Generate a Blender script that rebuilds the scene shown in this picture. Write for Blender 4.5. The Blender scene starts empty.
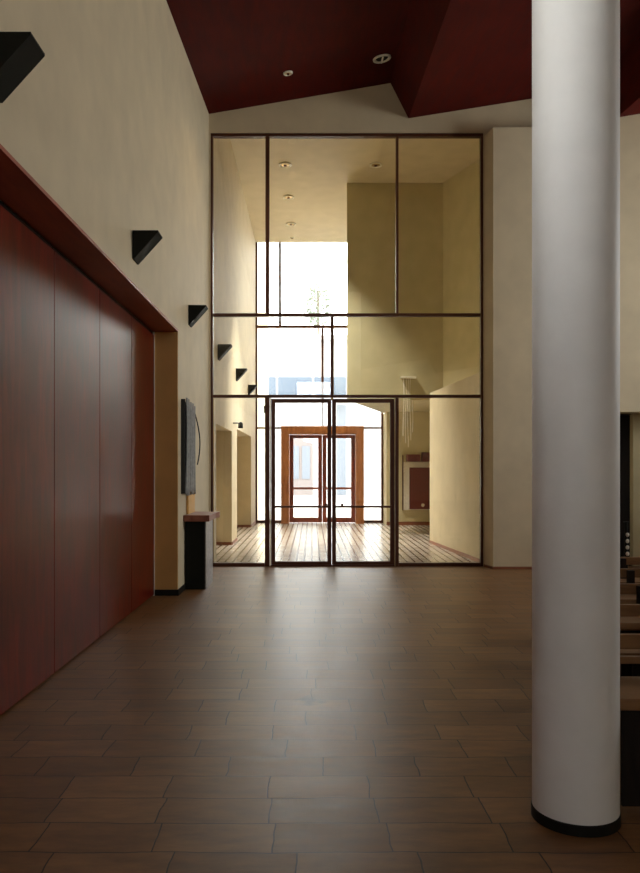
import bpy, bmesh, math, random
from mathutils import Vector, Matrix
random.seed(7)
S = bpy.context.scene
COL = S.collection
F, VX, VY, H = 760.0, 312.0, 470.0, 1.45

def px(x, D): return (x - VX) * D / F            # photo column -> metres at distance D
def pz(y, D): return H + (VY - y) * D / F        # photo row -> height at distance D

# ------------------------------------------------------------ materials
def new_mat(name):
    m = bpy.data.materials.new(name); m.use_nodes = True
    nt = m.node_tree
    b = nt.nodes['Principled BSDF']
    return m, nt, b

def N(nt, t, **kw):
    n = nt.nodes.new(t)
    for k, v in kw.items(): setattr(n, k, v)
    return n

def coords(nt, scale=(1, 1, 1)):
    g = N(nt, 'ShaderNodeNewGeometry')
    mp = N(nt, 'ShaderNodeMapping'); mp.inputs['Scale'].default_value = scale
    nt.links.new(g.outputs['Position'], mp.inputs['Vector'])
    return mp.outputs['Vector']

def ramp(nt, fac, c0, c1, p0=0.3, p1=0.7):
    r = N(nt, 'ShaderNodeValToRGB')
    r.color_ramp.elements[0].position = p0; r.color_ramp.elements[0].color = (*c0, 1)
    r.color_ramp.elements[1].position = p1; r.color_ramp.elements[1].color = (*c1, 1)
    nt.links.new(fac, r.inputs['Fac'])
    return r.outputs['Color']

def plaster(name, c, var=0.06, scale=3.0, rough=0.75, bump=0.15):
    m, nt, b = new_mat(name)
    v = coords(nt)
    n = N(nt, 'ShaderNodeTexNoise'); n.inputs['Scale'].default_value = scale; n.inputs['Detail'].default_value = 6
    nt.links.new(v, n.inputs['Vector'])
    c0 = tuple(x * (1 - var) for x in c); c1 = tuple(min(1, x * (1 + var)) for x in c)
    nt.links.new(ramp(nt, n.outputs['Fac'], c0, c1), b.inputs['Base Color'])
    b.inputs['Roughness'].default_value = rough
    n2 = N(nt, 'ShaderNodeTexNoise'); n2.inputs['Scale'].default_value = 60; n2.inputs['Detail'].default_value = 4
    nt.links.new(v, n2.inputs['Vector'])
    bp = N(nt, 'ShaderNodeBump'); bp.inputs['Strength'].default_value = bump; bp.inputs['Distance'].default_value = 0.004
    nt.links.new(n2.outputs['Fac'], bp.inputs['Height']); nt.links.new(bp.outputs['Normal'], b.inputs['Normal'])
    return m

def wood(name, c0, c1, stretch=(6, 6, 0.6), rough=0.35, coat=0.0, spec=0.5, blotch=0.5):
    m, nt, b = new_mat(name)
    v = coords(nt, stretch)
    n = N(nt, 'ShaderNodeTexNoise'); n.inputs['Scale'].default_value = 3.2
    n.inputs['Detail'].default_value = 9; n.inputs['Roughness'].default_value = 0.62; n.inputs['Distortion'].default_value = 0.6
    nt.links.new(v, n.inputs['Vector'])
    col = ramp(nt, n.outputs['Fac'], c0, c1, 0.28, 0.74)
    v2 = coords(nt)
    n2 = N(nt, 'ShaderNodeTexNoise'); n2.inputs['Scale'].default_value = 1.4; n2.inputs['Detail'].default_value = 3
    nt.links.new(v2, n2.inputs['Vector'])
    mx = N(nt, 'ShaderNodeMix', data_type='RGBA', blend_type='MULTIPLY')
    mx.inputs['Factor'].default_value = blotch
    nt.links.new(col, mx.inputs['A']); nt.links.new(ramp(nt, n2.outputs['Fac'], (0.55, 0.55, 0.55), (1, 1, 1)), mx.inputs['B'])
    nt.links.new(mx.outputs['Result'], b.inputs['Base Color'])
    rr = N(nt, 'ShaderNodeMapRange'); rr.inputs['To Min'].default_value = rough * 0.85; rr.inputs['To Max'].default_value = rough * 1.2
    nt.links.new(n.outputs['Fac'], rr.inputs['Value']); nt.links.new(rr.outputs['Result'], b.inputs['Roughness'])
    b.inputs['Specular IOR Level'].default_value = spec
    b.inputs['Coat Weight'].default_value = coat; b.inputs['Coat Roughness'].default_value = rough * 0.6
    return m

def simple(name, c, rough=0.5, metal=0.0, var=0.08, spec=0.5):
    m, nt, b = new_mat(name)
    n = N(nt, 'ShaderNodeTexNoise'); n.inputs['Scale'].default_value = 25
    nt.links.new(coords(nt), n.inputs['Vector'])
    nt.links.new(ramp(nt, n.outputs['Fac'], tuple(x * (1 - var) for x in c), tuple(min(1, x * (1 + var)) for x in c)), b.inputs['Base Color'])
    b.inputs['Roughness'].default_value = rough; b.inputs['Metallic'].default_value = metal
    b.inputs['Specular IOR Level'].default_value = spec
    return m

def glass_mat(name, tint=(0.96, 0.97, 0.95), refl=1.0):
    m = bpy.data.materials.new(name); m.use_nodes = True
    nt = m.node_tree; nt.nodes.clear()
    out = N(nt, 'ShaderNodeOutputMaterial'); mix = N(nt, 'ShaderNodeMixShader')
    tr = N(nt, 'ShaderNodeBsdfTransparent'); tr.inputs['Color'].default_value = (*tint, 1)
    gl = N(nt, 'ShaderNodeBsdfGlossy'); gl.inputs['Roughness'].default_value = 0.015
    gl.inputs['Color'].default_value = (refl, refl, refl, 1)
    fr = N(nt, 'ShaderNodeFresnel'); fr.inputs['IOR'].default_value = 1.45
    nt.links.new(fr.outputs[0], mix.inputs[0]); nt.links.new(tr.outputs[0], mix.inputs[1]); nt.links.new(gl.outputs[0], mix.inputs[2])
    nt.links.new(mix.outputs[0], out.inputs['Surface'])
    return m

def tile_mat(name, bw, rh, mortar, ca, cb, cm, offset, rough, bump, rot=0.0, msmooth=0.2, wob=0.0, stain=None, ragged=False):
    m, nt, b = new_mat(name)
    g = N(nt, 'ShaderNodeNewGeometry')
    mp = N(nt, 'ShaderNodeMapping'); mp.inputs['Rotation'].default_value = (0, 0, rot)
    nt.links.new(g.outputs['Position'], mp.inputs['Vector'])
    vec = mp.outputs['Vector']
    if wob:
        wn = N(nt, 'ShaderNodeTexNoise'); wn.inputs['Scale'].default_value = 3.5; wn.inputs['Detail'].default_value = 5
        nt.links.new(vec, wn.inputs['Vector'])
        sb = N(nt, 'ShaderNodeVectorMath', operation='SUBTRACT'); sb.inputs[1].default_value = (0.5, 0.5, 0.5)
        nt.links.new(wn.outputs['Color'], sb.inputs[0])
        sc = N(nt, 'ShaderNodeVectorMath', operation='SCALE'); sc.inputs['Scale'].default_value = wob
        nt.links.new(sb.outputs[0], sc.inputs[0])
        ad = N(nt, 'ShaderNodeVectorMath', operation='ADD')
        nt.links.new(vec, ad.inputs[0]); nt.links.new(sc.outputs[0], ad.inputs[1]); vec = ad.outputs[0]
    if ragged:
        # every course of slabs starts at its own place
        sp = N(nt, 'ShaderNodeSeparateXYZ'); nt.links.new(vec, sp.inputs[0])
        dv = N(nt, 'ShaderNodeMath', operation='DIVIDE'); dv.inputs[1].default_value = rh; nt.links.new(sp.outputs['Y'], dv.inputs[0])
        fl = N(nt, 'ShaderNodeMath', operation='FLOOR'); nt.links.new(dv.outputs[0], fl.inputs[0])
        wn_ = N(nt, 'ShaderNodeTexWhiteNoise', noise_dimensions='1D'); nt.links.new(fl.outputs[0], wn_.inputs['W'])
        ml = N(nt, 'ShaderNodeMath', operation='MULTIPLY_ADD'); ml.inputs[1].default_value = bw * 3
        nt.links.new(wn_.outputs['Value'], ml.inputs[0]); nt.links.new(sp.outputs['X'], ml.inputs[2])
        cb_ = N(nt, 'ShaderNodeCombineXYZ'); nt.links.new(ml.outputs[0], cb_.inputs['X']); nt.links.new(sp.outputs['Y'], cb_.inputs['Y'])
        vec = cb_.outputs[0]
    br = N(nt, 'ShaderNodeTexBrick', offset=offset, offset_frequency=2, squash=1.0)
    br.inputs['Scale'].default_value = 1.0
    br.inputs['Brick Width'].default_value = bw; br.inputs['Row Height'].default_value = rh
    br.inputs['Mortar Size'].default_value = mortar; br.inputs['Mortar Smooth'].default_value = msmooth
    br.inputs['Color1'].default_value = (*ca, 1); br.inputs['Color2'].default_value = (*cb, 1); br.inputs['Mortar'].default_value = (*cm, 1)
    nt.links.new(vec, br.inputs['Vector'])
    n = N(nt, 'ShaderNodeTexNoise'); n.inputs['Scale'].default_value = 7; n.inputs['Detail'].default_value = 9; n.inputs['Roughness'].default_value = 0.7
    mp2 = N(nt, 'ShaderNodeMapping'); mp2.inputs['Scale'].default_value = (0.45, 1.6, 1)
    nt.links.new(g.outputs['Position'], mp2.inputs['Vector']); nt.links.new(mp2.outputs[0], n.inputs['Vector'])
    mx = N(nt, 'ShaderNodeMix', data_type='RGBA', blend_type='MULTIPLY'); mx.inputs['Factor'].default_value = 0.8
    nt.links.new(br.outputs['Color'], mx.inputs['A'])
    nt.links.new(ramp(nt, n.outputs['Fac'], (0.38, 0.35, 0.33), (1.0, 1.0, 1.0), 0.32, 0.66), mx.inputs['B'])
    col = mx.outputs['Result']
    if stain:
        # a chipped, darker patch of its own on the floor
        sx, sy, sr = stain
        ds = N(nt, 'ShaderNodeVectorMath', operation='DISTANCE'); ds.inputs[1].default_value = (sx, sy, 0)
        nn = N(nt, 'ShaderNodeTexNoise'); nn.inputs['Scale'].default_value = 14; nt.links.new(g.outputs['Position'], nn.inputs['Vector'])
        ma = N(nt, 'ShaderNodeMath', operation='MULTIPLY_ADD'); ma.inputs[1].default_value = 0.22
        nt.links.new(g.outputs['Position'], ds.inputs[0])
        nt.links.new(nn.outputs['Fac'], ma.inputs[0]); nt.links.new(ds.outputs['Value'], ma.inputs[2])
        c2 = ramp(nt, ma.outputs[0], (0.35, 0.33, 0.28), (1, 1, 1), sr + 0.08, sr + 0.15)
        m2 = N(nt, 'ShaderNodeMix', data_type='RGBA', blend_type='MULTIPLY'); m2.inputs['Factor'].default_value = 1
        nt.links.new(col, m2.inputs['A']); nt.links.new(c2, m2.inputs['B']); col = m2.outputs['Result']
    nt.links.new(col, b.inputs['Base Color']); b.inputs['Specular IOR Level'].default_value = 0.33
    rr = N(nt, 'ShaderNodeMapRange'); rr.inputs['To Min'].default_value = rough * 0.75; rr.inputs['To Max'].default_value = rough * 1.3
    nt.links.new(n.outputs['Fac'], rr.inputs['Value']); nt.links.new(rr.outputs['Result'], b.inputs['Roughness'])
    hm = N(nt, 'ShaderNodeMath', operation='MULTIPLY_ADD'); hm.inputs[1].default_value = -1.0
    nt.links.new(br.outputs['Fac'], hm.inputs[0]); nt.links.new(n.outputs['Fac'], hm.inputs[2])
    bp = N(nt, 'ShaderNodeBump'); bp.inputs['Strength'].default_value = bump; bp.inputs['Distance'].default_value = 0.006
    nt.links.new(hm.outputs[0], bp.inputs['Height']); nt.links.new(bp.outputs['Normal'], b.inputs['Normal'])
    return m

M = {}
M['cream'] = plaster('cream_plaster', (0.64, 0.54, 0.36))
M['warm'] = plaster('warm_plaster', (0.56, 0.49, 0.29))
M['white'] = plaster('white_plaster', (0.78, 0.76, 0.72), var=0.03)
M['column'] = plaster('column_plaster', (0.85, 0.84, 0.80), var=0.04, scale=5, rough=0.6)
M['ochre'] = plaster('ochre_lining', (0.72, 0.42, 0.13), var=0.08, rough=0.6)
M['red'] = wood('red_stained_veneer', (0.07, 0.0035, 0.0012), (0.22, 0.018, 0.005), (5, 5, 0.7), rough=0.31, coat=0.0, spec=0.27, blotch=1.0)
M['redsoffit'] = wood('red_brown_board', (0.30, 0.055, 0.022), (0.48, 0.12, 0.05), (4, 0.6, 4), rough=0.5)
M['ceil'] = wood('red_ceiling_board', (0.062, 0.0045, 0.003), (0.11, 0.009, 0.005), (4, 0.5, 4), rough=0.75, spec=0.08)
M['frame'] = simple('dark_bronze_frame', (0.085, 0.028, 0.013), 0.45, 0.0, spec=0.3)
M['brass'] = simple('brass_strip', (0.55, 0.38, 0.14), 0.35, 0.7)
M['door_wood'] = wood('brown_door_timber', (0.30, 0.09, 0.022), (0.55, 0.22, 0.07), (5, 5, 0.8), rough=0.42)
M['door_red'] = wood('red_brown_door_timber', (0.20, 0.035, 0.015), (0.36, 0.08, 0.035), (5, 5, 0.8), rough=0.4)
M['black'] = simple('black_metal', (0.008, 0.009, 0.006), 0.6, spec=0.15)
M['darkbase'] = simple('black_skirting', (0.012, 0.012, 0.009), 0.5, spec=0.2)
M['woodbase'] = wood('brown_skirting', (0.20, 0.06, 0.025), (0.35, 0.13, 0.06), (1, 1, 6), rough=0.45)
M['top'] = wood('brown_top_board', (0.22, 0.06, 0.03), (0.42, 0.15, 0.08), (3, 0.6, 3), rough=0.4)
M['grey_side'] = simple('mottled_grey_side', (0.30, 0.27, 0.26), 0.4, 0.0, 0.35)
M['cloth'] = simple('grey_cloth', (0.33, 0.33, 0.31), 0.85, 0, 0.15)
M['cloth_dark'] = simple('charcoal_board', (0.02, 0.022, 0.024), 0.7)
M['glass'] = glass_mat('clear_glass')
M['glass2'] = glass_mat('shop_glass', (0.97, 0.98, 0.98))
M['tan'] = wood('tan_bench_wood', (0.16, 0.07, 0.025), (0.32, 0.17, 0.07), (0.6, 5, 5), rough=0.4)
M['darkwood'] = wood('dark_brown_wood', (0.012, 0.009, 0.007), (0.028, 0.02, 0.015), (5, 5, 0.7), rough=0.6, spec=.15)
M['ivory'] = simple('ivory_board', (0.75, 0.70, 0.60), 0.5)
M['oxblood'] = simple('oxblood_panel', (0.13, 0.018, 0.014), 0.4)
M['chrome'] = simple('bright_metal', (0.75, 0.72, 0.65), 0.25, 0.8)
M['lampwhite'] = simple('white_lamp_ring', (0.85, 0.80, 0.68), 0.4)
M['ext_wall'] = plaster('pale_render', (0.36, 0.355, 0.35), var=0.03)
M['ext_glass'] = simple('blue_grey_window', (0.05, 0.07, 0.10), 0.25, 0.0)
M['ext_blind'] = simple('pale_blue_shutter', (0.11, 0.125, 0.15), 0.6, 0.0)
M['ext_frame'] = simple('pinkish_stone_surround', (0.15, 0.125, 0.12), 0.7)
M['leaf'] = simple('leaf_green', (0.16, 0.19, 0.14), 0.7, 0.0, 0.3)
M['bark'] = simple('bark', (0.16, 0.13, 0.10), 0.9)
M['pave'] = tile_mat('pale_paving', 0.6, 0.6, 0.012, (0.5, 0.48, 0.46), (0.56, 0.54, 0.52), (0.35, 0.33, 0.31), 0.0, 0.7, 0.2)
M['floor'] = tile_mat('brown_slate_floor', 0.46, 0.24, 0.0038, (0.20, 0.093, 0.033), (0.29, 0.145, 0.056), (0.012, 0.007, 0.004),
                      0.0, 0.40, 0.12, wob=0.045, ragged=True, msmooth=0.5, stain=(0.0, 4.78, 0.07))
M['lobby_floor'] = tile_mat('pale_strip_floor', 0.125, 0.25, 0.016, (0.56, 0.47, 0.38), (0.62, 0.54, 0.45), (0.13, 0.09, 0.07), 0.0, 0.22, 0.2)
def emis(name, c, s):
    m = bpy.data.materials.new(name); m.use_nodes = True
    b = m.node_tree.nodes['Principled BSDF']
    b.inputs['Emission Color'].default_value = (*c, 1); b.inputs['Emission Strength'].default_value = s
    b.inputs['Base Color'].default_value = (*c, 1)
    return m
M['lamp_on'] = emis('lit_lamp', (1.0, 0.83, 0.55), 1.5)

# ------------------------------------------------------------ mesh helpers
def bx(bm, x0, x1, y0, y1, z0, z1):
    if x1 < x0: x0, x1 = x1, x0
    if y1 < y0: y0, y1 = y1, y0
    if z1 < z0: z0, z1 = z1, z0
    v = [bm.verts.new(p) for p in ((x0,y0,z0),(x1,y0,z0),(x1,y1,z0),(x0,y1,z0),(x0,y0,z1),(x1,y0,z1),(x1,y1,z1),(x0,y1,z1))]
    for f in ((0,3,2,1),(4,5,6,7),(0,1,5,4),(1,2,6,5),(2,3,7,6),(3,0,4,7)): bm.faces.new([v[i] for i in f])

def prism(bm, poly, axis, a0, a1):
    """poly: list of 2-D points; axis 'x','y','z' is the extrusion direction."""
    def mk(p, a):
        return {'x': (a, p[0], p[1]), 'y': (p[0], a, p[1]), 'z': (p[0], p[1], a)}[axis]
    A = [bm.verts.new(mk(p, a0)) for p in poly]; B = [bm.verts.new(mk(p, a1)) for p in poly]
    n = len(poly)
    bm.faces.new(A[::-1]); bm.faces.new(B)
    for i in range(n): bm.faces.new((A[i], A[(i+1) % n], B[(i+1) % n], B[i]))

def lathe(bm, c, prof, seg=32, axis='z'):
    rings = []
    for r, h in prof:
        ring = []
        for k in range(seg):
            a = 2 * math.pi * k / seg
            p = (r * math.cos(a), r * math.sin(a), h)
            if axis == 'y': p = (p[0], -p[2], p[1])
            if axis == 'x': p = (p[2], p[0], p[1])
            ring.append(bm.verts.new((c[0] + p[0], c[1] + p[1], c[2] + p[2])))
        rings.append(ring)
    for i in range(len(rings) - 1):
        for k in range(seg):
            bm.faces.new((rings[i][k], rings[i][(k+1) % seg], rings[i+1][(k+1) % seg], rings[i+1][k]))
    bm.faces.new(rings[0][::-1]); bm.faces.new(rings[-1])

def tube(bm, pts, r, seg=8):
    rings = []
    for i, p in enumerate(pts):
        p = Vector(p)
        d = (Vector(pts[min(i+1, len(pts)-1)]) - Vector(pts[max(i-1, 0)])).normalized()
        up = Vector((0, 0, 1)) if abs(d.z) < 0.9 else Vector((1, 0, 0))
        a = d.cross(up).normalized(); b = d.cross(a).normalized()
        rings.append([bm.verts.new(p + r * (math.cos(2*math.pi*k/seg) * a + math.sin(2*math.pi*k/seg) * b)) for k in range(seg)])
    for i in range(len(rings) - 1):
        for k in range(seg):
            bm.faces.new((rings[i][k], rings[i][(k+1) % seg], rings[i+1][(k+1) % seg], rings[i+1][k]))
    bm.faces.new(rings[0][::-1]); bm.faces.new(rings[-1])

def obj(name, bm, mat, parent=None, bevel=0.0, smooth=False):
    bmesh.ops.recalc_face_normals(bm, faces=bm.faces)
    me = bpy.data.meshes.new(name)
    bm.to_mesh(me); bm.free()
    me.materials.append(mat)
    o = bpy.data.objects.new(name, me); COL.objects.link(o)
    if parent is not None:
        o.parent = parent
        # meshes are built in world coordinates: move the geometry into the parent's frame
        me.transform(parent_matrix(parent).inverted())
    if smooth:
        for p in me.polygons: p.use_smooth = True
        md = o.modifiers.new('EdgeSplit', 'EDGE_SPLIT'); md.split_angle = math.radians(40)
    if bevel:
        md = o.modifiers.new('Bevel', 'BEVEL'); md.width = bevel; md.segments = 2; md.limit_method = 'ANGLE'
    return o

def parent_matrix(p):
    m = Matrix.Translation(p.location)
    while p.parent is not None:
        p = p.parent; m = Matrix.Translation(p.location) @ m
    return m

def tag(o, label, cat, group=None, kind=None):
    o['label'] = label; o['category'] = cat
    if group: o['group'] = group
    if kind: o['kind'] = kind
    return o

def thing(name, label, cat, loc, group=None):
    o = bpy.data.objects.new(name, None); COL.objects.link(o)
    o.location = loc; o.empty_display_size = 0.1
    return tag(o, label, cat, group)

def struct_empty(name, loc=(0, 0, 0)):
    o = bpy.data.objects.new(name, None); COL.objects.link(o); o.location = loc
    o['kind'] = 'structure'; return o

def struct(name, bm, mat, bevel=0.0):
    o = obj(name, bm, mat, None, bevel); o['kind'] = 'structure'; return o

def B(*boxes):
    bm = bmesh.new()
    for b in boxes: bx(bm, *b)
    return bm

def centre_origin(o, loc):
    """give a top-level one-mesh thing an origin of its own at loc"""
    o.data.transform(Matrix.Translation(-Vector(loc))); o.location = loc
    return o

def copy_tree(o, parent=None):
    c = o.copy(); COL.objects.link(c)
    if parent is not None: c.parent = parent
    for ch in [q for q in bpy.data.objects if q.parent == o]:
        copy_tree(ch, c)
    return c

XL = -1.55            # face of the left wall
DS = 11.48            # the glazed screen
DF = 20.9             # the street front
REAR = -4.5
RIGHT = 9.0

# ------------------------------------------------------------ floor
struct('floor', B((-2.2, RIGHT, REAR, DS, -0.12, 0)), M['floor'])
struct('floor_lobby', B((-2.3, 4.3, DS + 0.001, DF + 0.1, -0.12, 0)), M['lobby_floor'])

# ------------------------------------------------------------ left wall
LW = (-1.8, 2.2, 3.3, 5.3)      # high window behind the camera's left shoulder: y0 y1 z0 z1
struct('wall_left', B((-2.2, XL, REAR, LW[0], 3.07, 8.0), (-2.2, XL, LW[1], 8.8, 3.07, 8.0),
                      (-2.2, XL, LW[0], LW[1], 3.07, LW[2]), (-2.2, XL, LW[0], LW[1], LW[3], 8.0),
                      (-2.2, XL, 8.8, 12.3, 0.0, 8.0),
                      (-2.2, XL, 12.3, 14.7, 2.2, 8.0), (-2.3, -1.95, 12.3, 14.7, 0, 2.2),
                      (-2.2, XL, 14.7, 15.7, 0, 8.0),
                      (-2.2, XL, 15.7, 19.3, 2.3, 8.0), (-2.35, -2.1, 15.7, 19.3, 0, 2.3),
                      (-2.2, XL, 19.3, 27.0, 0, 8.0)), M['cream'])
# ochre jamb linings of the niches
struct('trim_1', B((-1.815, XL - 0.002, 8.775, 8.798, 0.07, 3.045)), M['ochre'])
struct('trim_2', B((-1.947, XL - 0.004, 14.68, 14.698, 0.06, 2.197)), M['cream'])
struct('trim_3', B((-2.097, XL - 0.004, 19.28, 19.298, 0.06, 2.297)), M['cream'])
struct('trim_4', B((-1.84, XL + 0.004, REAR + 0.01, 8.775, 3.045, 3.069)), M['redsoffit'])   # soffit board of the big niche
struct('trim_5', B((-1.835, -1.815, 8.76, 8.798, 0.0, 3.044)), M['white'])
struct('baseboard_left', B((-1.815, XL + 0.012, 8.765, 8.798, 0.0, 0.07), (XL + 0.0005, XL + 0.012, 8.8, 11.43, 0, 0.07)), M['darkbase'])
struct('baseboard_niche', B((-1.947, XL - 0.004, 14.66, 14.698, 0, 0.06), (-2.097, XL - 0.004, 19.26, 19.298, 0, 0.06),
                            (XL + 0.001, XL + 0.012, 14.7, 15.7, 0, 0.06), (XL + 0.001, XL + 0.012, 19.3, 20.8, 0, 0.06)), M['woodbase'])
# wood partition inside the niche
struct('wall_partition', B((-1.88, -1.825, REAR + 0.01, 4.215, 0.0, 3.03)), M['red'])
pl = ['red wood wall panel nearest the camera, cut by the left photo edge',
      'broad red wood wall panel second from the photo edge, with soft dark patches',
      'red wood wall panel catching the widest pale window sheen',
      'narrow looking red wood wall panel farthest back against the ochre jamb']
d = 4.22
for i in range(4):
    d1 = min(d + 1.15, 8.755)
    y0, y1 = (4.22, 5.37, 6.52, 7.67)[i] + 0.004, (5.37, 6.52, 7.67, 8.755)[i] - 0.004
    o = thing('wall_panel', pl[i], 'wall panel', (-1.85, (y0 + y1) / 2, 0), 'red wood folding wall panels')
    obj('leaf', B((-1.875, -1.82, y0, y1, 0.015, 3.0)), M['red'], o, bevel=0.003)
    obj('top_track', B((-1.87, -1.835, y0, y1, 3.001, 3.035)), M['darkbase'], o)
struct('wall_niche_back', B((-2.2, -1.95, REAR, 8.8, 0, 3.07)), M['cream'])

# ------------------------------------------------------------ end wall around the screen
SL, SR, ST = px(211, DS), px(482.5, DS), pz(134.5, DS)
struct('wall_end', B((-2.2, SL - 0.002, DS - 0.06, DS + 0.06, 0, 8.0), (SL - 0.002, SR + 0.002, DS - 0.06, DS + 0.06, ST + 0.002, 8.0),
                     (SR + 0.002, 4.4, DS - 0.06, DS + 0.06, 0, 8.0),
                     (4.4, RIGHT, DS - 0.06, DS + 0.06, 2.3, 8.0)), M['cream'])
bm = bmesh.new()
prism(bm, [(2.59, DS - 0.062), (2.655, 11.13), (4.35, 11.13), (4.35, DS - 0.062)], 'z', 0, 6.47)
bx(bm, 4.3505, RIGHT, 11.13, DS - 0.062, 2.3, 8.0)
struct('wall_pier', bm, M['cream'])
bm = bmesh.new()
prism(bm, [(2.577, DS - 0.07), (2.645, 11.115), (4.35, 11.115), (4.35, 11.129), (2.655, 11.129), (2.589, DS - 0.07)], 'z', 0, 0.035)
struct('baseboard_end', bm, M['woodbase'])
struct('wall_dark_box', B((4.36, RIGHT, 11.9, 12.0, -.1, 2.45), (4.36, RIGHT, DS + .062, 11.9, 2.301, 2.45), (4.36, RIGHT, DS + .001, 11.9, -.1, -.001), (4.36, 4.399, DS+.062, 11.9, 0, 2.3), (RIGHT - .05, RIGHT, DS - .05, 11.9, 0, 2.3)), M['darkwood'])  # closed box added behind the opening, near-black wood colour stands in for its darkness
struct('trim_6', B((4.86, 5.0, 11.5, 11.62, 0, 2.295)), M['warm'])

# ------------------------------------------------------------ folded ceiling
prof = [(XL + .001, 6.806), (1.18, 7.27), (1.45, 6.74), (4.2, 7.18), (4.47, 6.65), (7.2, 7.09), (7.47, 6.6), (RIGHT - .001, 6.85)]
def cz(x, y):
    for (xa, za), (xb, zb) in zip(prof, prof[1:]):
        if xa <= x <= xb: return za + (zb - za) * (x - xa) / (xb - xa) - 0.107 * (DS - y)
bm = bmesh.new()
ring = [(x, z) for x, z in prof] + [(x, z + .09) for x, z in prof[::-1]]
rows_ = [[bm.verts.new((x, y, z - 0.107 * (DS - y))) for x, z in ring] for y in (DS - 0.062, REAR + .001)]
n_ = len(ring)
for k in range(n_): bm.faces.new((rows_[0][k], rows_[0][(k+1) % n_], rows_[1][(k+1) % n_], rows_[1][k]))
for q in rows_:
    for k in range(len(prof) - 1): bm.faces.new((q[k], q[k+1], q[n_-2-k], q[n_-1-k]))
struct('ceiling', bm, M['ceil'])
struct('ceiling_upper', B((-2.2, RIGHT + .2, REAR - .2, DS + .06, 8.001, 8.2)), M['cream'])

# ------------------------------------------------------------ rear and right walls, with windows that let the daylight in
RW = (-0.6, 0.8, 3.0, 4.7)      # rear window x0 x1 z0 z1
struct('wall_rear', B((-2.2, RW[0], REAR - 0.2, REAR, 0, 8), (RW[1], RIGHT, REAR - 0.2, REAR, 0, 8),
                      (RW[0], RW[1], REAR - 0.2, REAR, 0, RW[2]), (RW[0], RW[1], REAR - 0.2, REAR, RW[3], 8)), M['cream'])
NW = (6.5, 10.8, 3.0, 5.5)       # nave window y0 y1 z0 z1
struct('wall_right', B((RIGHT, RIGHT + 0.2, REAR - 0.2, NW[0], 0, 8), (RIGHT, RIGHT + 0.2, NW[1], 12, 0, 8),
                       (RIGHT, RIGHT + 0.2, NW[0], NW[1], 0, NW[2]), (RIGHT, RIGHT + 0.2, NW[0], NW[1], NW[3], 8)), M['cream'])
w3 = struct_empty('window_3', ((RW[0]+RW[1])/2, REAR - 0.1, RW[2]))
obj('pane', B((RW[0] + .05, RW[1] - .05, REAR - 0.105, REAR - 0.095, RW[2] + .05, RW[3] - .05)), M['glass2'], w3)
bm = B((RW[0], RW[0] + .05, REAR - .13, REAR - .07, RW[2], RW[3]), (RW[1] - .05, RW[1], REAR - .13, REAR - .07, RW[2], RW[3]),
       (RW[0] + .05, RW[1] - .05, REAR - .13, REAR - .07, RW[2], RW[2] + .05), (RW[0] + .05, RW[1] - .05, REAR - .13, REAR - .07, RW[3] - .05, RW[3]))
obj('window_frame', bm, M['frame'], w3)
w5 = struct_empty('window_5', (-1.9, (LW[0]+LW[1])/2, LW[2]))
obj('pane', B((-1.905, -1.895, LW[0] + .05, LW[1] - .05, LW[2] + .05, LW[3] - .05)), M['glass2'], w5)
bm = B((-1.93, -1.87, LW[0], LW[0] + .05, LW[2], LW[3]), (-1.93, -1.87, LW[1] - .05, LW[1], LW[2], LW[3]),
       (-1.93, -1.87, LW[0] + .05, LW[1] - .05, LW[2], LW[2] + .05), (-1.93, -1.87, LW[0] + .05, LW[1] - .05, LW[3] - .05, LW[3]))
obj('window_frame', bm, M['frame'], w5)
w4 = struct_empty('window_4', (RIGHT + 0.1, (NW[0]+NW[1])/2, NW[2]))
obj('pane', B((RIGHT + .095, RIGHT + .105, NW[0] + .05, NW[1] - .05, NW[2] + .05, NW[3] - .05)), M['glass2'], w4)
bm = B((RIGHT + .07, RIGHT + .13, NW[0], NW[0] + .05, NW[2], NW[3]), (RIGHT + .07, RIGHT + .13, NW[1] - .05, NW[1], NW[2], NW[3]),
       (RIGHT + .07, RIGHT + .13, NW[0] + .05, NW[1] - .05, NW[2], NW[2] + .05), (RIGHT + .07, RIGHT + .13, NW[0] + .05, NW[1] - .05, NW[3] - .05, NW[3]))
obj('window_frame', bm, M['frame'], w4)

# ------------------------------------------------------------ lobby beyond the screen
LC = 7.72
struct('ceiling_lobby', B((XL, 4.3, DS + 0.062, DF + 0.05, LC, LC + 0.25)), M['cream'])
# splayed upper volume over the right side
bm = bmesh.new()
prism(bm, [(0.764, 16.6), (4.3, 16.6), (4.3, DF - 0.05), (2.06, DF - 0.05)], 'z', 2.98, LC - 0.001)
struct('wall_upper_block', bm, M['warm'])
bm = bmesh.new()
prism(bm, [(1.96, 20.0), (4.3, 20.0), (4.3, 20.1), (2.06, 20.1), (2.06, DF + .06), (1.96, DF + .06)], 'z', 0, 2.979)
struct('wall_lobby_back', bm, M['ochre2'] if 'ochre2' in M else M['warm'])
struct('baseboard_back', B((1.96, 4.2, 19.975, 19.999, 0, 0.09)), M['woodbase'])
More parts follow.
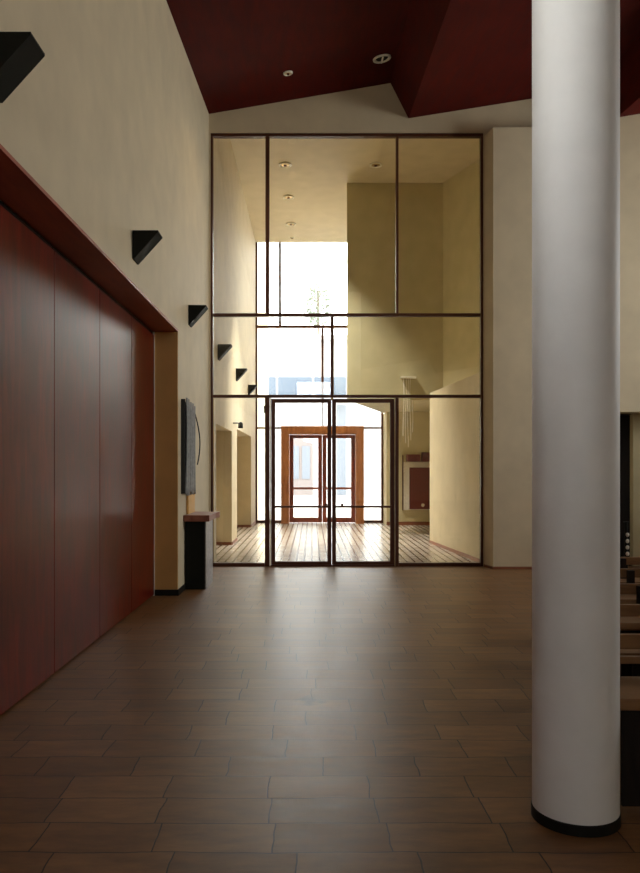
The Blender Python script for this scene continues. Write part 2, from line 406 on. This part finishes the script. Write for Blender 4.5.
# low splayed wall on the right and the wall above it
bm = bmesh.new()
prism(bm, [(2.655, DS + 0.065), (2.34, 15.1), (2.5, 15.1), (4.3, 15.1), (4.3, DS + 0.065)], 'z', 0, 2.98)
struct('wall_lobby_right', bm, M['cream'])
bm = bmesh.new()
prism(bm, [(3.62, DS + 0.07), (3.5, 15.0), (2.86, 16.598), (4.3, 16.598), (4.3, DS + 0.07)], 'z', 2.981, LC - 0.001)
struct('wall_lobby_upper', bm, M['warm'])
bm = bmesh.new()
prism(bm, [(2.640, DS + 0.08), (2.326, 15.09), (2.338, 15.09), (2.652, DS + 0.08)], 'z', 0, 0.06)
struct('baseboard_right', bm, M['woodbase'])
struct('wall_lobby_side', B((4.3, 4.45, DS + 0.061, DF + 0.06, 0, 8.0)), M['cream'])

# ------------------------------------------------------------ window_1: the glazed screen
def mem(bm, x0, x1, y0, y1, D, dep):
    bx(bm, px(x0, D), px(x1, D), D - dep / 2, D + dep / 2, pz(y1, D), pz(y0, D))
w1 = struct_empty('window_1', ((SL + SR) / 2, DS, 0))
def member(name, x0, x1, y0, y1, par=w1, D=DS, dep=0.09, mat='frame'):
    bm = bmesh.new(); mem(bm, x0, x1, y0, y1, D, dep); return obj(name, bm, M[mat], par, bevel=0.003)
member('frame_side', 211, 213.2, 137.6, 566)
member('frame_side', 480.2, 482.5, 137.6, 566)
member('frame_head', 211, 482.5, 134.5, 137.4)
member('transom', 213.4, 480, 313.8, 316.6)
member('transom', 213.4, 480, 395, 397.8)
member('mullion', 265.6, 269.4, 137.6, 313.6)
member('mullion', 395.8, 398.2, 137.6, 313.6)
member('mullion', 330.6, 333.2, 316.8, 394.8)
member('door_post', 265, 269.6, 398, 566)
member('door_post', 395.4, 398.4, 398, 566)
member('sill', 213.4, 264.8, 562.6, 566)
member('sill', 398.6, 480, 562.6, 566)
member('brass_bead', 270, 270.9, 398, 566, mat='brass', dep=0.05)
member('brass_bead', 394.2, 395.1, 398, 566, mat='brass', dep=0.05)
member('brass_bead', 213.4, 214.0, 398, 562.4, mat='brass', dep=0.04)
member('brass_bead', 333.3, 333.9, 316.8, 394.8, mat='brass', dep=0.05)
def pane(x0, x1, y0, y1, par=w1, D=DS, mat='glass'):
    bm = bmesh.new(); mem(bm, x0 - .5, x1 + .5, y0 - .5, y1 + .5, D, 0.010); return obj('pane', bm, M[mat], par)
pane(213.4, 265.4, 137.6, 313.6); pane(269.6, 395.6, 137.6, 313.6); pane(398.4, 480, 137.6, 313.6)
pane(213.4, 330.4, 316.8, 394.8); pane(334.1, 480, 316.8, 394.8)
pane(214.2, 264.8, 398, 562.4); pane(398.6, 480, 398, 562.4)
# ball catch at the head of the doors
bm = bmesh.new(); lathe(bm, (px(332, DS), DS - 0.05, pz(399, DS)), [(0.002, -0.02), (0.018, -0.012), (0.022, 0), (0.018, 0.012), (0.002, 0.02)], 12, 'y')
obj('door_stop', bm, M['brass'], w1, smooth=True)

def leaf(name, x0, x1, kn):
    D = DS
    r = struct_empty(name, (px((x0 + x1) / 2, D), D, 0))
    bm = bmesh.new()
    mem(bm, x0, x0 + 4, 399, 564.5, D, 0.05); mem(bm, x1 - 4, x1, 399, 564.5, D, 0.05)
    mem(bm, x0 + 4, x1 - 4, 399, 402.8, D, 0.05); mem(bm, x0 + 4, x1 - 4, 561.2, 564.5, D, 0.05)
    obj('door_frame', bm, M['frame'], r)
    bm = bmesh.new(); mem(bm, x0 + 3.5, x1 - 3.5, 402.3, 561.7, D, 0.01); obj('pane', bm, M['glass'], r)
    bm = bmesh.new()
    z = pz(506.5, D)
    tube(bm, [(px(x0 + 3, D), D - 0.06, z), (px(x1 - 3, D), D - 0.06, z)], 0.017, 12)
    for xx in (x0 + 2.5, x1 - 2.5): tube(bm, [(px(xx, D), D - 0.0255, z), (px(xx, D), D - 0.06, z)], 0.012, 8)
    obj('push_bar', bm, M['frame'], r, smooth=True)
    bm = bmesh.new(); lathe(bm, (px(kn, D), D - 0.04, z + 0.03), [(0.016, -0.01), (0.02, 0), (0.016, 0.01)], 14, 'y')
    obj('lock', bm, M['frame'], r)
    return r
struct('threshold', B((px(270.95, DS), px(394.15, DS), DS - .045, DS + .045, 0, .02)), M['frame'])
leaf('door_1', 271.2, 331.4, 326); leaf('door_2', 332.0, 394.0, 342)

# ------------------------------------------------------------ window_2: the street front
w2 = struct_empty('window_2', (0.2, DF, 0))
FL = XL + 0.002
def fm(name, x0, x1, z0, z1, dep=0.09, mat='frame'):
    return obj(name, B((x0, x1, DF - dep/2, DF + dep/2, z0, z1)), M[mat], w2)
zt = pz(327, DF); zm = pz(428, DF); FX0, FX1 = -0.842, 1.405
fm('frame_side', FL, FL + 0.05, 0.07, 7.70); fm('frame_side', 1.90, 1.955, 0.07, 7.70)
fm('transom', FL + .05, 1.90, zt - 0.03, zt + 0.04)
xm = px(280, DF); fm('mullion', xm - 0.035, xm + 0.035, zt + .04, 7.70)
xn = px(322.5, DF); fm('mullion', xn - 0.035, xn + 0.035, 2.64, zt - .03)
fm('transom', FL + .05, FX0, zm - 0.025, zm + 0.025); fm('transom', FX1, 1.90, zm - 0.025, zm + 0.025)
fm('sill', FL, FX0, 0.0, 0.07, 0.12); fm('sill', FX1, 1.955, 0.0, 0.07, 0.12)
def fp(x0, x1, z0, z1): obj('pane', B((x0 - .01, x1 + .01, DF - .005, DF + .005, z0 - .01, z1 + .01)), M['glass2'], w2)
fp(FL + .05, xm - .035, zt + .04, 7.70); fp(xm + .035, 1.90, zt + .04, 7.70)
fp(FL + .05, xn - .035, 2.64, zt - .03); fp(xn + .035, 1.90, 2.64, zt - .03)
fp(FL + .05, FX0, .07, zm - .025); fp(FX1, 1.90, .07, zm - .025)
# deep timber portal
D0 = 20.45
bm = B((-0.834, -0.62, D0, DF + 0.08, 0, 2.634), (1.185, 1.40, D0, DF + 0.08, 0, 2.634), (-0.62, 1.185, D0, DF + 0.08, 2.42, 2.634))
struct('trim_7', bm, M['door_wood'], bevel=0.01)
def tleaf(name, x0, x1):
    D = 20.82
    r = struct_empty(name, ((x0 + x1) / 2, D, 0))
    s = 0.11
    bm = B((x0, x0 + s, D - .03, D + .03, .015, 2.41), (x1 - s, x1, D - .03, D + .03, .015, 2.41),
           (x0 + s, x1 - s, D - .03, D + .03, 2.32, 2.41), (x0 + s, x1 - s, D - .03, D + .03, .015, .15))
    obj('door_frame', bm, M['door_red'], r, bevel=0.004)
    obj('pane', B((x0 + s - .01, x1 - s + .01, D - .005, D + .005, .14, 2.33)), M['glass2'], r)
    bm = bmesh.new(); z = 0.95
    bx(bm, x0 + .03, x1 - .03, D - .10, D - .065, z - .03, z + .03)
    for xx in (x0 + .05, x1 - .05): bx(bm, xx - .015, xx + .015, D - .0655, D - .0305, z - .02, z + .02)
    obj('push_bar', bm, M['door_red'], r)
tleaf('door_3', -0.615, 0.278); tleaf('door_4', 0.287, 1.18)

# ------------------------------------------------------------ column
r0, cx, cy = 0.1735, 1.099, 3.174
czc = 6.70 - 0.107 * (DS - cy)
col = thing('column', 'tall round off-white column with a black ring at its foot', 'column', (cx, cy, 0))
zc = 7.20 - 0.107 * (DS - cy) + 0.1
bm = bmesh.new(); lathe(bm, (cx, cy, 0), [(r0, 0.045), (r0, 6.05)], 96)
obj('shaft', bm, M['column'], col, smooth=True)
bm = bmesh.new(); lathe(bm, (cx, cy, 0), [(r0 + .004, 0.0), (r0 + .004, 0.040), (r0, 0.0445)], 96)
obj('base_ring', bm, M['darkbase'], col, smooth=True)

# ------------------------------------------------------------ wedge wall lights
scl = ['largest black wedge wall light, upper left, cut by the photo edge',
       'black wedge wall light above the far end of the red panels',
       'black wedge wall light beside the left edge of the glass screen',
       'nearest black wedge wall light seen through the glass screen',
       'middle black wedge wall light of three seen through the glass',
       'small black wedge wall light by the left edge of the street window',
       '',
       'tiny black wedge light on the outdoor stretch of the wall']
def wedge(y, ln=0.19, pr=0.222, ht=0.245):
    """triangular trough open at the top: near end, far end, sloping underside"""
    o = thing('wall_light', '', 'wall light', (XL, y, 3.5), 'black wedge wall lights')
    x0 = XL + 0.003; z1 = 3.515; t = 0.008
    def tri(y0, y1, mt, nm):
        bm = bmesh.new()
        prism(bm, [(x0, z1), (x0 + pr, z1), (x0 + pr, z1 - 0.012), (x0 + 0.012, z1 - ht), (x0, z1 - ht)], 'y', y0, y1)
        return obj(nm, bm, mt, o)
    tri(y, y + t, M['black'], 'end_plate'); tri(y + ln - t, y + ln, M['black'], 'end_plate')
    bm = bmesh.new()
    prism(bm, [(x0 + pr, z1 - .001), (x0 + pr, z1 - 0.012), (x0 + 0.012, z1 - ht), (x0 + 0.012, z1 - ht + .015), (x0 + pr - .012, z1 - .001)], 'y', y + t, y + ln - t)
    bx(bm, x0, x0 + 0.0118, y + t, y + ln - t, z1 - ht, z1 - .001)
    obj('shade', bm, M['black'], o)
    bm = bmesh.new(); tube(bm, [(x0 + .06, y + .03, z1 - .06), (x0 + .06, y + ln - .03, z1 - .06)], .012, 10)
    obj('lamp_tube', bm, M['lampwhite'], o)
    return o
w0 = wedge(3.58)
w0['label'] = scl[0]
for k in (1, 2, 3, 4, 5, 7):
    c = copy_tree(w0); c.location = (XL, 3.58 + 2.965 * k, 3.5); c['label'] = scl[k]
# note: child offsets are relative to the empty, so copies land in place

# ------------------------------------------------------------ console, box, hanging
con = thing('console', 'narrow black console with a brown wood top against the left wall', 'console', (-1.41, 9.7, 0))
obj('body', B((XL + .016, -1.30, 9.22, 9.85, 0.0, 0.829)), M['black'], con, bevel=0.004)
obj('side_panel', B((-1.2995, -1.288, 9.235, 9.85, 0.0, 0.829)), M['grey_side'], con)
bm = bmesh.new()
prism(bm, [(XL + .002, 9.14), (-1.235, 9.14), (-1.235, 9.75), (-1.205, 9.95), (XL + .002, 9.95)], 'z', 0.83, 0.905)
obj('top_board', bm, M['top'], con, bevel=0.004)
o = obj('wooden_box', B((XL + .004, px(195.5, 9.9), 9.35, 9.85, 0.9055, 1.19)), M['ochre'], bevel=0.004)
centre_origin(o, (-1.53, 9.6, .9055)); tag(o, 'small ochre block standing on the wood-topped console under the hanging', 'box')

hang = thing('wall_hanging', 'grey cloth in vertical folds hung on the wall above the console', 'wall hanging', (XL, 9.4, 1.2))
obj('backboard', B((XL + .003, XL + .025, 9.02, 9.66, 1.19, 2.27)), M['cloth_dark'], hang)
obj('near_edge', B((XL + .003, XL + .048, 8.98, 9.0195, 1.17, 2.29)), M['cloth_dark'], hang)
bm = bmesh.new(); n = 60
vs = []
for j in range(13):
    row = []
    for i in range(n):
        u = i / (n - 1); w = j / 12
        y = 9.03 + 0.72 * u + 0.01 * math.sin(w * 5)
        x = XL + 0.052 + 0.016 * math.sin(u * 42 + 0.6 * math.sin(w * 4)) + 0.012 * math.sin(u * 13) * (1 - .4 * w)
        z = 2.31 - 1.15 * w - 0.05 * u * (1 - w) + (0.02 * math.sin(u * 30) if j == 12 else 0)
        row.append(bm.verts.new((x, y, z)))
    vs.append(row)
for j in range(12):
    for i in range(n - 1): bm.faces.new((vs[j][i], vs[j][i+1], vs[j+1][i+1], vs[j+1][i]))
c = obj('folded_cloth', bm, M['cloth'], hang, smooth=True)
md = c.modifiers.new('Solid', 'SOLIDIFY'); md.thickness = 0.004
bm = bmesh.new(); pts = []
for i in range(22):
    t = i / 21
    pts.append((XL + .03 + .035 * math.sin(t * 3.1), 9.80 + 0.30 * math.sin(t * 2.0), 2.22 - 0.70 * t))
tube(bm, pts, 0.008, 8)
obj('cord', bm, M['cloth_dark'], hang, smooth=True)

# ------------------------------------------------------------ downlights
ceil_z = cz
def downlight(x, y, z, r, label, group, twin=False):
    o = thing('downlight', label, 'ceiling light', (x, y, z), group)
    sl = 0.161 if twin or group.startswith('recessed lamps in the red') else 0.0
    bm = bmesh.new(); lathe(bm, (x, y, z), [(r, -0.004), (r, -0.022), (r * .86, -0.028), (r * .72, -0.012), (r * .72, -0.004)], 28)
    obj('trim_ring', bm, M['lampwhite'], o, smooth=True)
    bm = bmesh.new(); lathe(bm, (x, y, z), [(r * .70, -0.004), (r * .60, -0.016), (r * .25, -0.018)], 24)
    obj('baffle', bm, M['brass'] if not twin else M['black'], o, smooth=True)
    if twin:
        bm = bmesh.new(); bx(bm, x - r * .09, x + r * .09, y - r * .8, y + r * .8, z - 0.036, z - 0.0285); obj('cross_bar', bm, M['lampwhite'], o)
    else:
        bm = bmesh.new(); lathe(bm, (x, y, z), [(r * .24, -0.0185), (r * .24, -0.034), (r * .1, -0.04)], 16); obj('bulb', bm, M['frame'], o, smooth=True)
    if sl:
        o.rotation_euler = (math.atan(0.107), -math.atan(sl), 0)
    return o
x, y = .96, 10.45; downlight(x, y, ceil_z(x, y) - .004, 0.125, 'larger round recessed lamp with a bar across in the red ceiling', 'recessed lamps in the red ceiling', True)
x, y = -.33, 10.4; downlight(x, y, ceil_z(x, y) - .004, 0.065, 'smaller pale recessed lamp on the left of the red ceiling', 'recessed lamps in the red ceiling')
for (x, y, lb) in ((-0.55, 15.6, 'bright ringed recessed lamp, nearest of the left row in the lobby ceiling'),
                   (-0.54, 17.45, 'recessed lamp second nearest in the left row of the lobby ceiling'),
                   (-0.54, 19.35, 'recessed lamp second from the street window in the lobby ceiling'),
                   (-0.54, 20.5, 'tiny recessed lamp right above the street window'),
                   (1.31, 15.6, 'lone recessed lamp on the right of the lobby ceiling')):
    downlight(x, y, LC - .001, 0.13 if y < 20 else 0.06, lb, 'recessed lamps in the lobby ceiling')

# ------------------------------------------------------------ small wall spot in the lobby, cabinet, cords
sp = thing('wall_spot', 'small dark lamp head on a thin arm above the lobby niche', 'wall spot', (XL, 14.9, 2.36))
bm = bmesh.new(); tube(bm, [(XL + .001, 14.9, 2.37), (-1.44, 14.9, 2.37)], .012, 8); obj('arm', bm, M['black'], sp)
bm = bmesh.new(); lathe(bm, (-1.40, 14.9, 2.33), [(0.02, 0.06), (0.045, 0.03), (0.05, -0.06), (0.04, -0.06)], 16); obj('lamp_head', bm, M['black'], sp, smooth=True)

D = 19.9; s = D / F
cab = thing('wall_cabinet', 'ivory board with a dark red cupboard door on the back lobby wall', 'cabinet', (2.75, 19.95, .4))
obj('backboard', B((px(403.5, D), 3.55, 19.93, 19.995, pz(510, D), pz(462, D))), M['ivory'], cab)
obj('backboard_edge', B((px(402.6, D), px(403.4, D), 19.92, 19.995, pz(510.5, D), pz(455, D))), M['frame'], cab)
dr = obj('door', B((px(409.5, D), 3.5, 19.85, 19.929, pz(509, D), pz(467.5, D))), M['oxblood'], cab, bevel=.005)
bm = bmesh.new(); lathe(bm, (px(422.5, D), 19.845, pz(505, D)), [(.045, -.004), (.045, .02), (.02, .035)], 18, 'y'); obj('knob', bm, M['ivory'], dr, smooth=True)
o = obj('dark_box', B((px(406.5, D), px(420, D), 19.84, 19.995, pz(461.5, D), pz(454.5, D))), M['oxblood'], bevel=.004)
centre_origin(o, (px(413, D), 19.9, pz(461.5, D))); tag(o, 'wide flat dark box above the ivory board, left of its pair', 'box', 'dark boxes above the ivory board')
o = obj('dark_box', B((px(421.8, D), px(432, D), 19.80, 19.995, pz(461.5, D), pz(452.5, D))), M['oxblood'], bevel=.004)
centre_origin(o, (px(426, D), 19.9, pz(461.5, D))); tag(o, 'taller dark box above the ivory board, partly behind the pale wall', 'box', 'dark boxes above the ivory board')
D = 16.5
cl = ['pale hanging cord nearest the glass doors', 'pale hanging cord second from the glass doors', 'longest pale hanging cord, middle of the bundle',
      'pale hanging cord fourth from the glass doors', 'shortest pale hanging cord, farthest right of the bundle']
for i, (xx, yb) in enumerate(((403.5, 436), (406.0, 443), (408.4, 447), (410.8, 440), (413.0, 432))):
    bm = bmesh.new(); pts = []
    for q in range(16):
        t = q / 15
        pts.append((px(xx + 0.5 * math.sin(t * 5 + i), D), D + 0.03 * i, pz(378 + (yb - 378) * t, D)))
    tube(bm, pts, 0.010, 6)
    o = obj('hanging_cord', bm, M['lampwhite'], smooth=True)
    centre_origin(o, pts[-1]); tag(o, cl[i] + ' in front of the lobby alcove', 'cord', 'pale cords hanging in the lobby')
o = obj('cord_rail', B((px(401, D), px(416, D), D - .04, D + .17, pz(378, D), pz(376.5, D))), M['lampwhite'])
# bracketed to the face of the upper block
centre_origin(o, (px(408, D), D, pz(377, D))); tag(o, 'thin pale rail the hanging cords drop from', 'rail')

# ------------------------------------------------------------ pews in the nave
def pew(y, label):
    x0, x1 = 1.12, 4.9
    o = thing('pew', label, 'pew', ((x0 + x1) / 2, y, 0), 'low wooden pews right of the column')
    obj('seat', B((x0, x1, y, y + .36, .435, .485)), M['tan'], o, bevel=.006)
    obj('back_rail', B((x0, x1, y + .40, y + .43, .60, .67)), M['tan'], o, bevel=.005)
    obj('back_rail', B((x0, x1, y + .40, y + .43, .53, .565)), M['tan'], o, bevel=.005)
    obj('front_panel', B((x0 + .20, x1 - .03, y + .03, y + .05, .02, .434)), M['darkwood'], o)
    for xx in (x0 + .45, 3.2, x1 - .08):
        bm = B((xx, xx + .05, y + .055, y + .36, 0, .434), (xx, xx + .05, y + .361, y + .398, 0, .66))
        obj('leg', bm, M['darkwood'], o)
    return o
p0 = pew(3.2, 'nearest low pew, behind the foot of the round column')
for k, (yy, lb) in enumerate(((4.0, 'second low pew back, just above the nearest one'), (4.8, 'third low pew back in the dim nave'),
                              (5.6, 'fourth low pew back in the dim nave'), (6.4, 'farthest low pew, below the knobbed stand'))):
    c = copy_tree(p0); c.location = (p0.location.x + .33 * (yy - 3.2) + .12, yy, 0); c['label'] = lb
st = thing('candle_stand', 'dark upright stand with pale knobs beyond the pews', 'stand', (2.9, 7.2, 0))
X = px(626, 7.2)
bm = bmesh.new(); lathe(bm, (X, 7.2, 0), [(.12, 0), (.12, .02), (.02, .04), (.015, .95), (.03, .96)], 20); obj('post', bm, M['black'], st, smooth=True)
for z in (.60, .66, .72, .78, .84):
    bm = bmesh.new(); lathe(bm, (X, 7.2 - .035, z), [(.008, -.018), (.016, -.008), (.016, .008), (.008, .018)], 12); obj('knob', bm, M['ivory'], st, smooth=True)

# ------------------------------------------------------------ outside
struct('pavement', B((-14, 16, DF + 0.13, 60, -0.12, -0.002)), M['pave'])
bD = 40.0
b = thing('building', 'pale low building across the street with a blue-grey window band', 'building', (0, bD, 0))
zr = pz(336, bD)
bm = B((-9, 11, bD, bD + 8, 0, zr)); obj('wall', bm, M['ext_wall'], b)
obj('cornice', B((-9.2, 11.2, bD - .35, bD - .001, zr - .25, zr)), M['ext_wall'], b)
win = [(px(264, bD), px(276, bD)), (px(278, bD), px(312, bD)), (px(314, bD), px(346, bD))]
for a, c_ in win:
    w = obj('window', B((a, c_, bD - .06, bD - .001, pz(396, bD), pz(377, bD))), M['ext_glass'], b)
for xa, xb in ((291, 299), (302, 310)):
    w = obj('window', B((px(xa, bD), px(xb, bD), bD - .06, bD - .021, pz(479, bD), pz(446, bD))), M['ext_blind'], b)
obj('surround', B((px(286, bD), px(313, bD), bD - .02, bD - .001, pz(495, bD), pz(438, bD))), M['ext_frame'], b)
obj('shutter', B((px(337, bD), px(346, bD), bD - .06, bD - .001, pz(495, bD), pz(405, bD))), M['ext_blind'], b)
obj('canopy', B((px(262, bD), px(350, bD), bD - .9, bD - .361, pz(400, bD), pz(397, bD))), M['ext_wall'], b)
# tree behind the roof
tD = 49.5
t = thing('tree', 'sparse round-crowned tree standing behind the pale building', 'tree', (px(318, tD), tD, 0))
tx, tz = px(318, tD), pz(306, tD)
bm = bmesh.new(); tube(bm, [(tx, tD, -.1), (tx + .1, tD, tz * .5), (tx, tD, tz), (tx, tD, tz + 1.0)], .09, 8)
for k in range(14):
    a = k * 2.4; zz = tz - 1.3 + k * .17
    tube(bm, [(tx, tD, zz), (tx + .9 * math.cos(a), tD + .9 * math.sin(a), zz + .5)], .03, 5)
obj('trunk', bm, M['bark'], t)
bm = bmesh.new()
for k in range(1500):
    u = random.uniform(-1, 1); a = random.uniform(0, 6.283); rr = random.uniform(.3, 1) ** .5
    p = Vector((tx + .95 * rr * math.sqrt(1 - u*u) * math.cos(a), tD + .95 * rr * math.sqrt(1 - u*u) * math.sin(a), tz + 1.55 * rr * u))
    q = Vector((random.gauss(0, 1), random.gauss(0, 1), random.gauss(0, 1))).normalized(); r_ = q.orthogonal().normalized(); s_ = q.cross(r_)
    L = .09
    vs_ = [bm.verts.new(p + w) for w in (r_ * L, s_ * L * .5, -r_ * L, -s_ * L * .5)]
    bm.faces.new(vs_)
obj('crown', bm, M['leaf'], t)

# ------------------------------------------------------------ light
W = bpy.data.worlds.new('World'); S.world = W; W.use_nodes = True
nt = W.node_tree; bg = nt.nodes['Background']
tc = N(nt, 'ShaderNodeTexCoord'); sx = N(nt, 'ShaderNodeSeparateXYZ'); nt.links.new(tc.outputs['Generated'], sx.inputs[0])
nt.links.new(ramp(nt, sx.outputs['Z'], (1.0, 0.985, 0.96), (0.95, 0.965, 1.0), 0.0, 1.0), bg.inputs['Color'])
bg.inputs['Strength'].default_value = 10.0

def portal(name, loc, rot, sx_, sy_):
    L = bpy.data.lights.new(name, 'AREA'); L.shape = 'RECTANGLE'; L.size = sx_; L.size_y = sy_
    L.cycles.is_portal = True
    o = bpy.data.objects.new(name, L); COL.objects.link(o); o.location = loc; o.rotation_euler = rot
portal('daylight_rear', ((RW[0]+RW[1])/2, REAR - .22, (RW[2]+RW[3])/2), (math.radians(90), 0, 0), RW[1]-RW[0], RW[3]-RW[2])       # emits +Y
portal('daylight_nave', (RIGHT + .22, (NW[0]+NW[1])/2, (NW[2]+NW[3])/2), (0, math.radians(90), 0), NW[3]-NW[2], NW[1]-NW[0])     # emits -X
portal('daylight_left', (-2.22, (LW[0]+LW[1])/2, (LW[2]+LW[3])/2), (0, math.radians(-90), 0), LW[3]-LW[2], LW[1]-LW[0])    # emits +X
portal('daylight_front', (.2, DF + .1, 3.86), (math.radians(-90), 0, 0), 3.5, 7.7)                                                 # emits -Y

def spot(name, loc, energy, color, size=math.radians(110), r=.06, tilt=0.0):
    L = bpy.data.lights.new(name, 'SPOT'); L.energy = energy; L.color = color; L.spot_size = size; L.spot_blend = 1.0; L.shadow_soft_size = r
    o = bpy.data.objects.new(name, L); COL.objects.link(o); o.location = loc; o.rotation_euler = (0, tilt, 0)
for i, (x, y, z, e) in enumerate(((-0.55, 15.6, LC - .06, 2200), (-.54, 17.45, LC - .06, 1700), (-.54, 19.35, LC - .06, 1000), (1.31, 15.6, LC - .06, 2300))):
    spot('lobby_lamp', (x, y, z), e, (1.0, .97, .88), math.radians(60 if x < 1 else 46), tilt=math.radians(-14 if x < 1 else 22))
spot('ceiling_lamp', (-.33, 9.95, 6.5), 40, (1.0, .75, .45), math.radians(140))

# ------------------------------------------------------------ camera
C = bpy.data.cameras.new('camera'); co = bpy.data.objects.new('camera', C); COL.objects.link(co)
co.location = (0, 0, H); co.rotation_euler = (math.radians(90), 0, 0)
C.sensor_fit = 'VERTICAL'; C.sensor_height = 36; C.sensor_width = 36; C.lens = 36 * F / 873
C.shift_x = (320 - VX) / 873; C.shift_y = (VY - 436.5) / 873
C.clip_start = 0.05; C.clip_end = 300
S.camera = co
S.view_settings.view_transform = 'Standard'; S.view_settings.look = 'None'
S.view_settings.gamma = 1; S.view_settings.exposure = 0.3
S.view_settings.use_curve_mapping = False
S.cycles.use_denoising = True
S.cycles.max_bounces = 10; S.cycles.diffuse_bounces = 6; S.cycles.transparent_max_bounces = 24
S.cycles.sample_clamp_indirect = 6
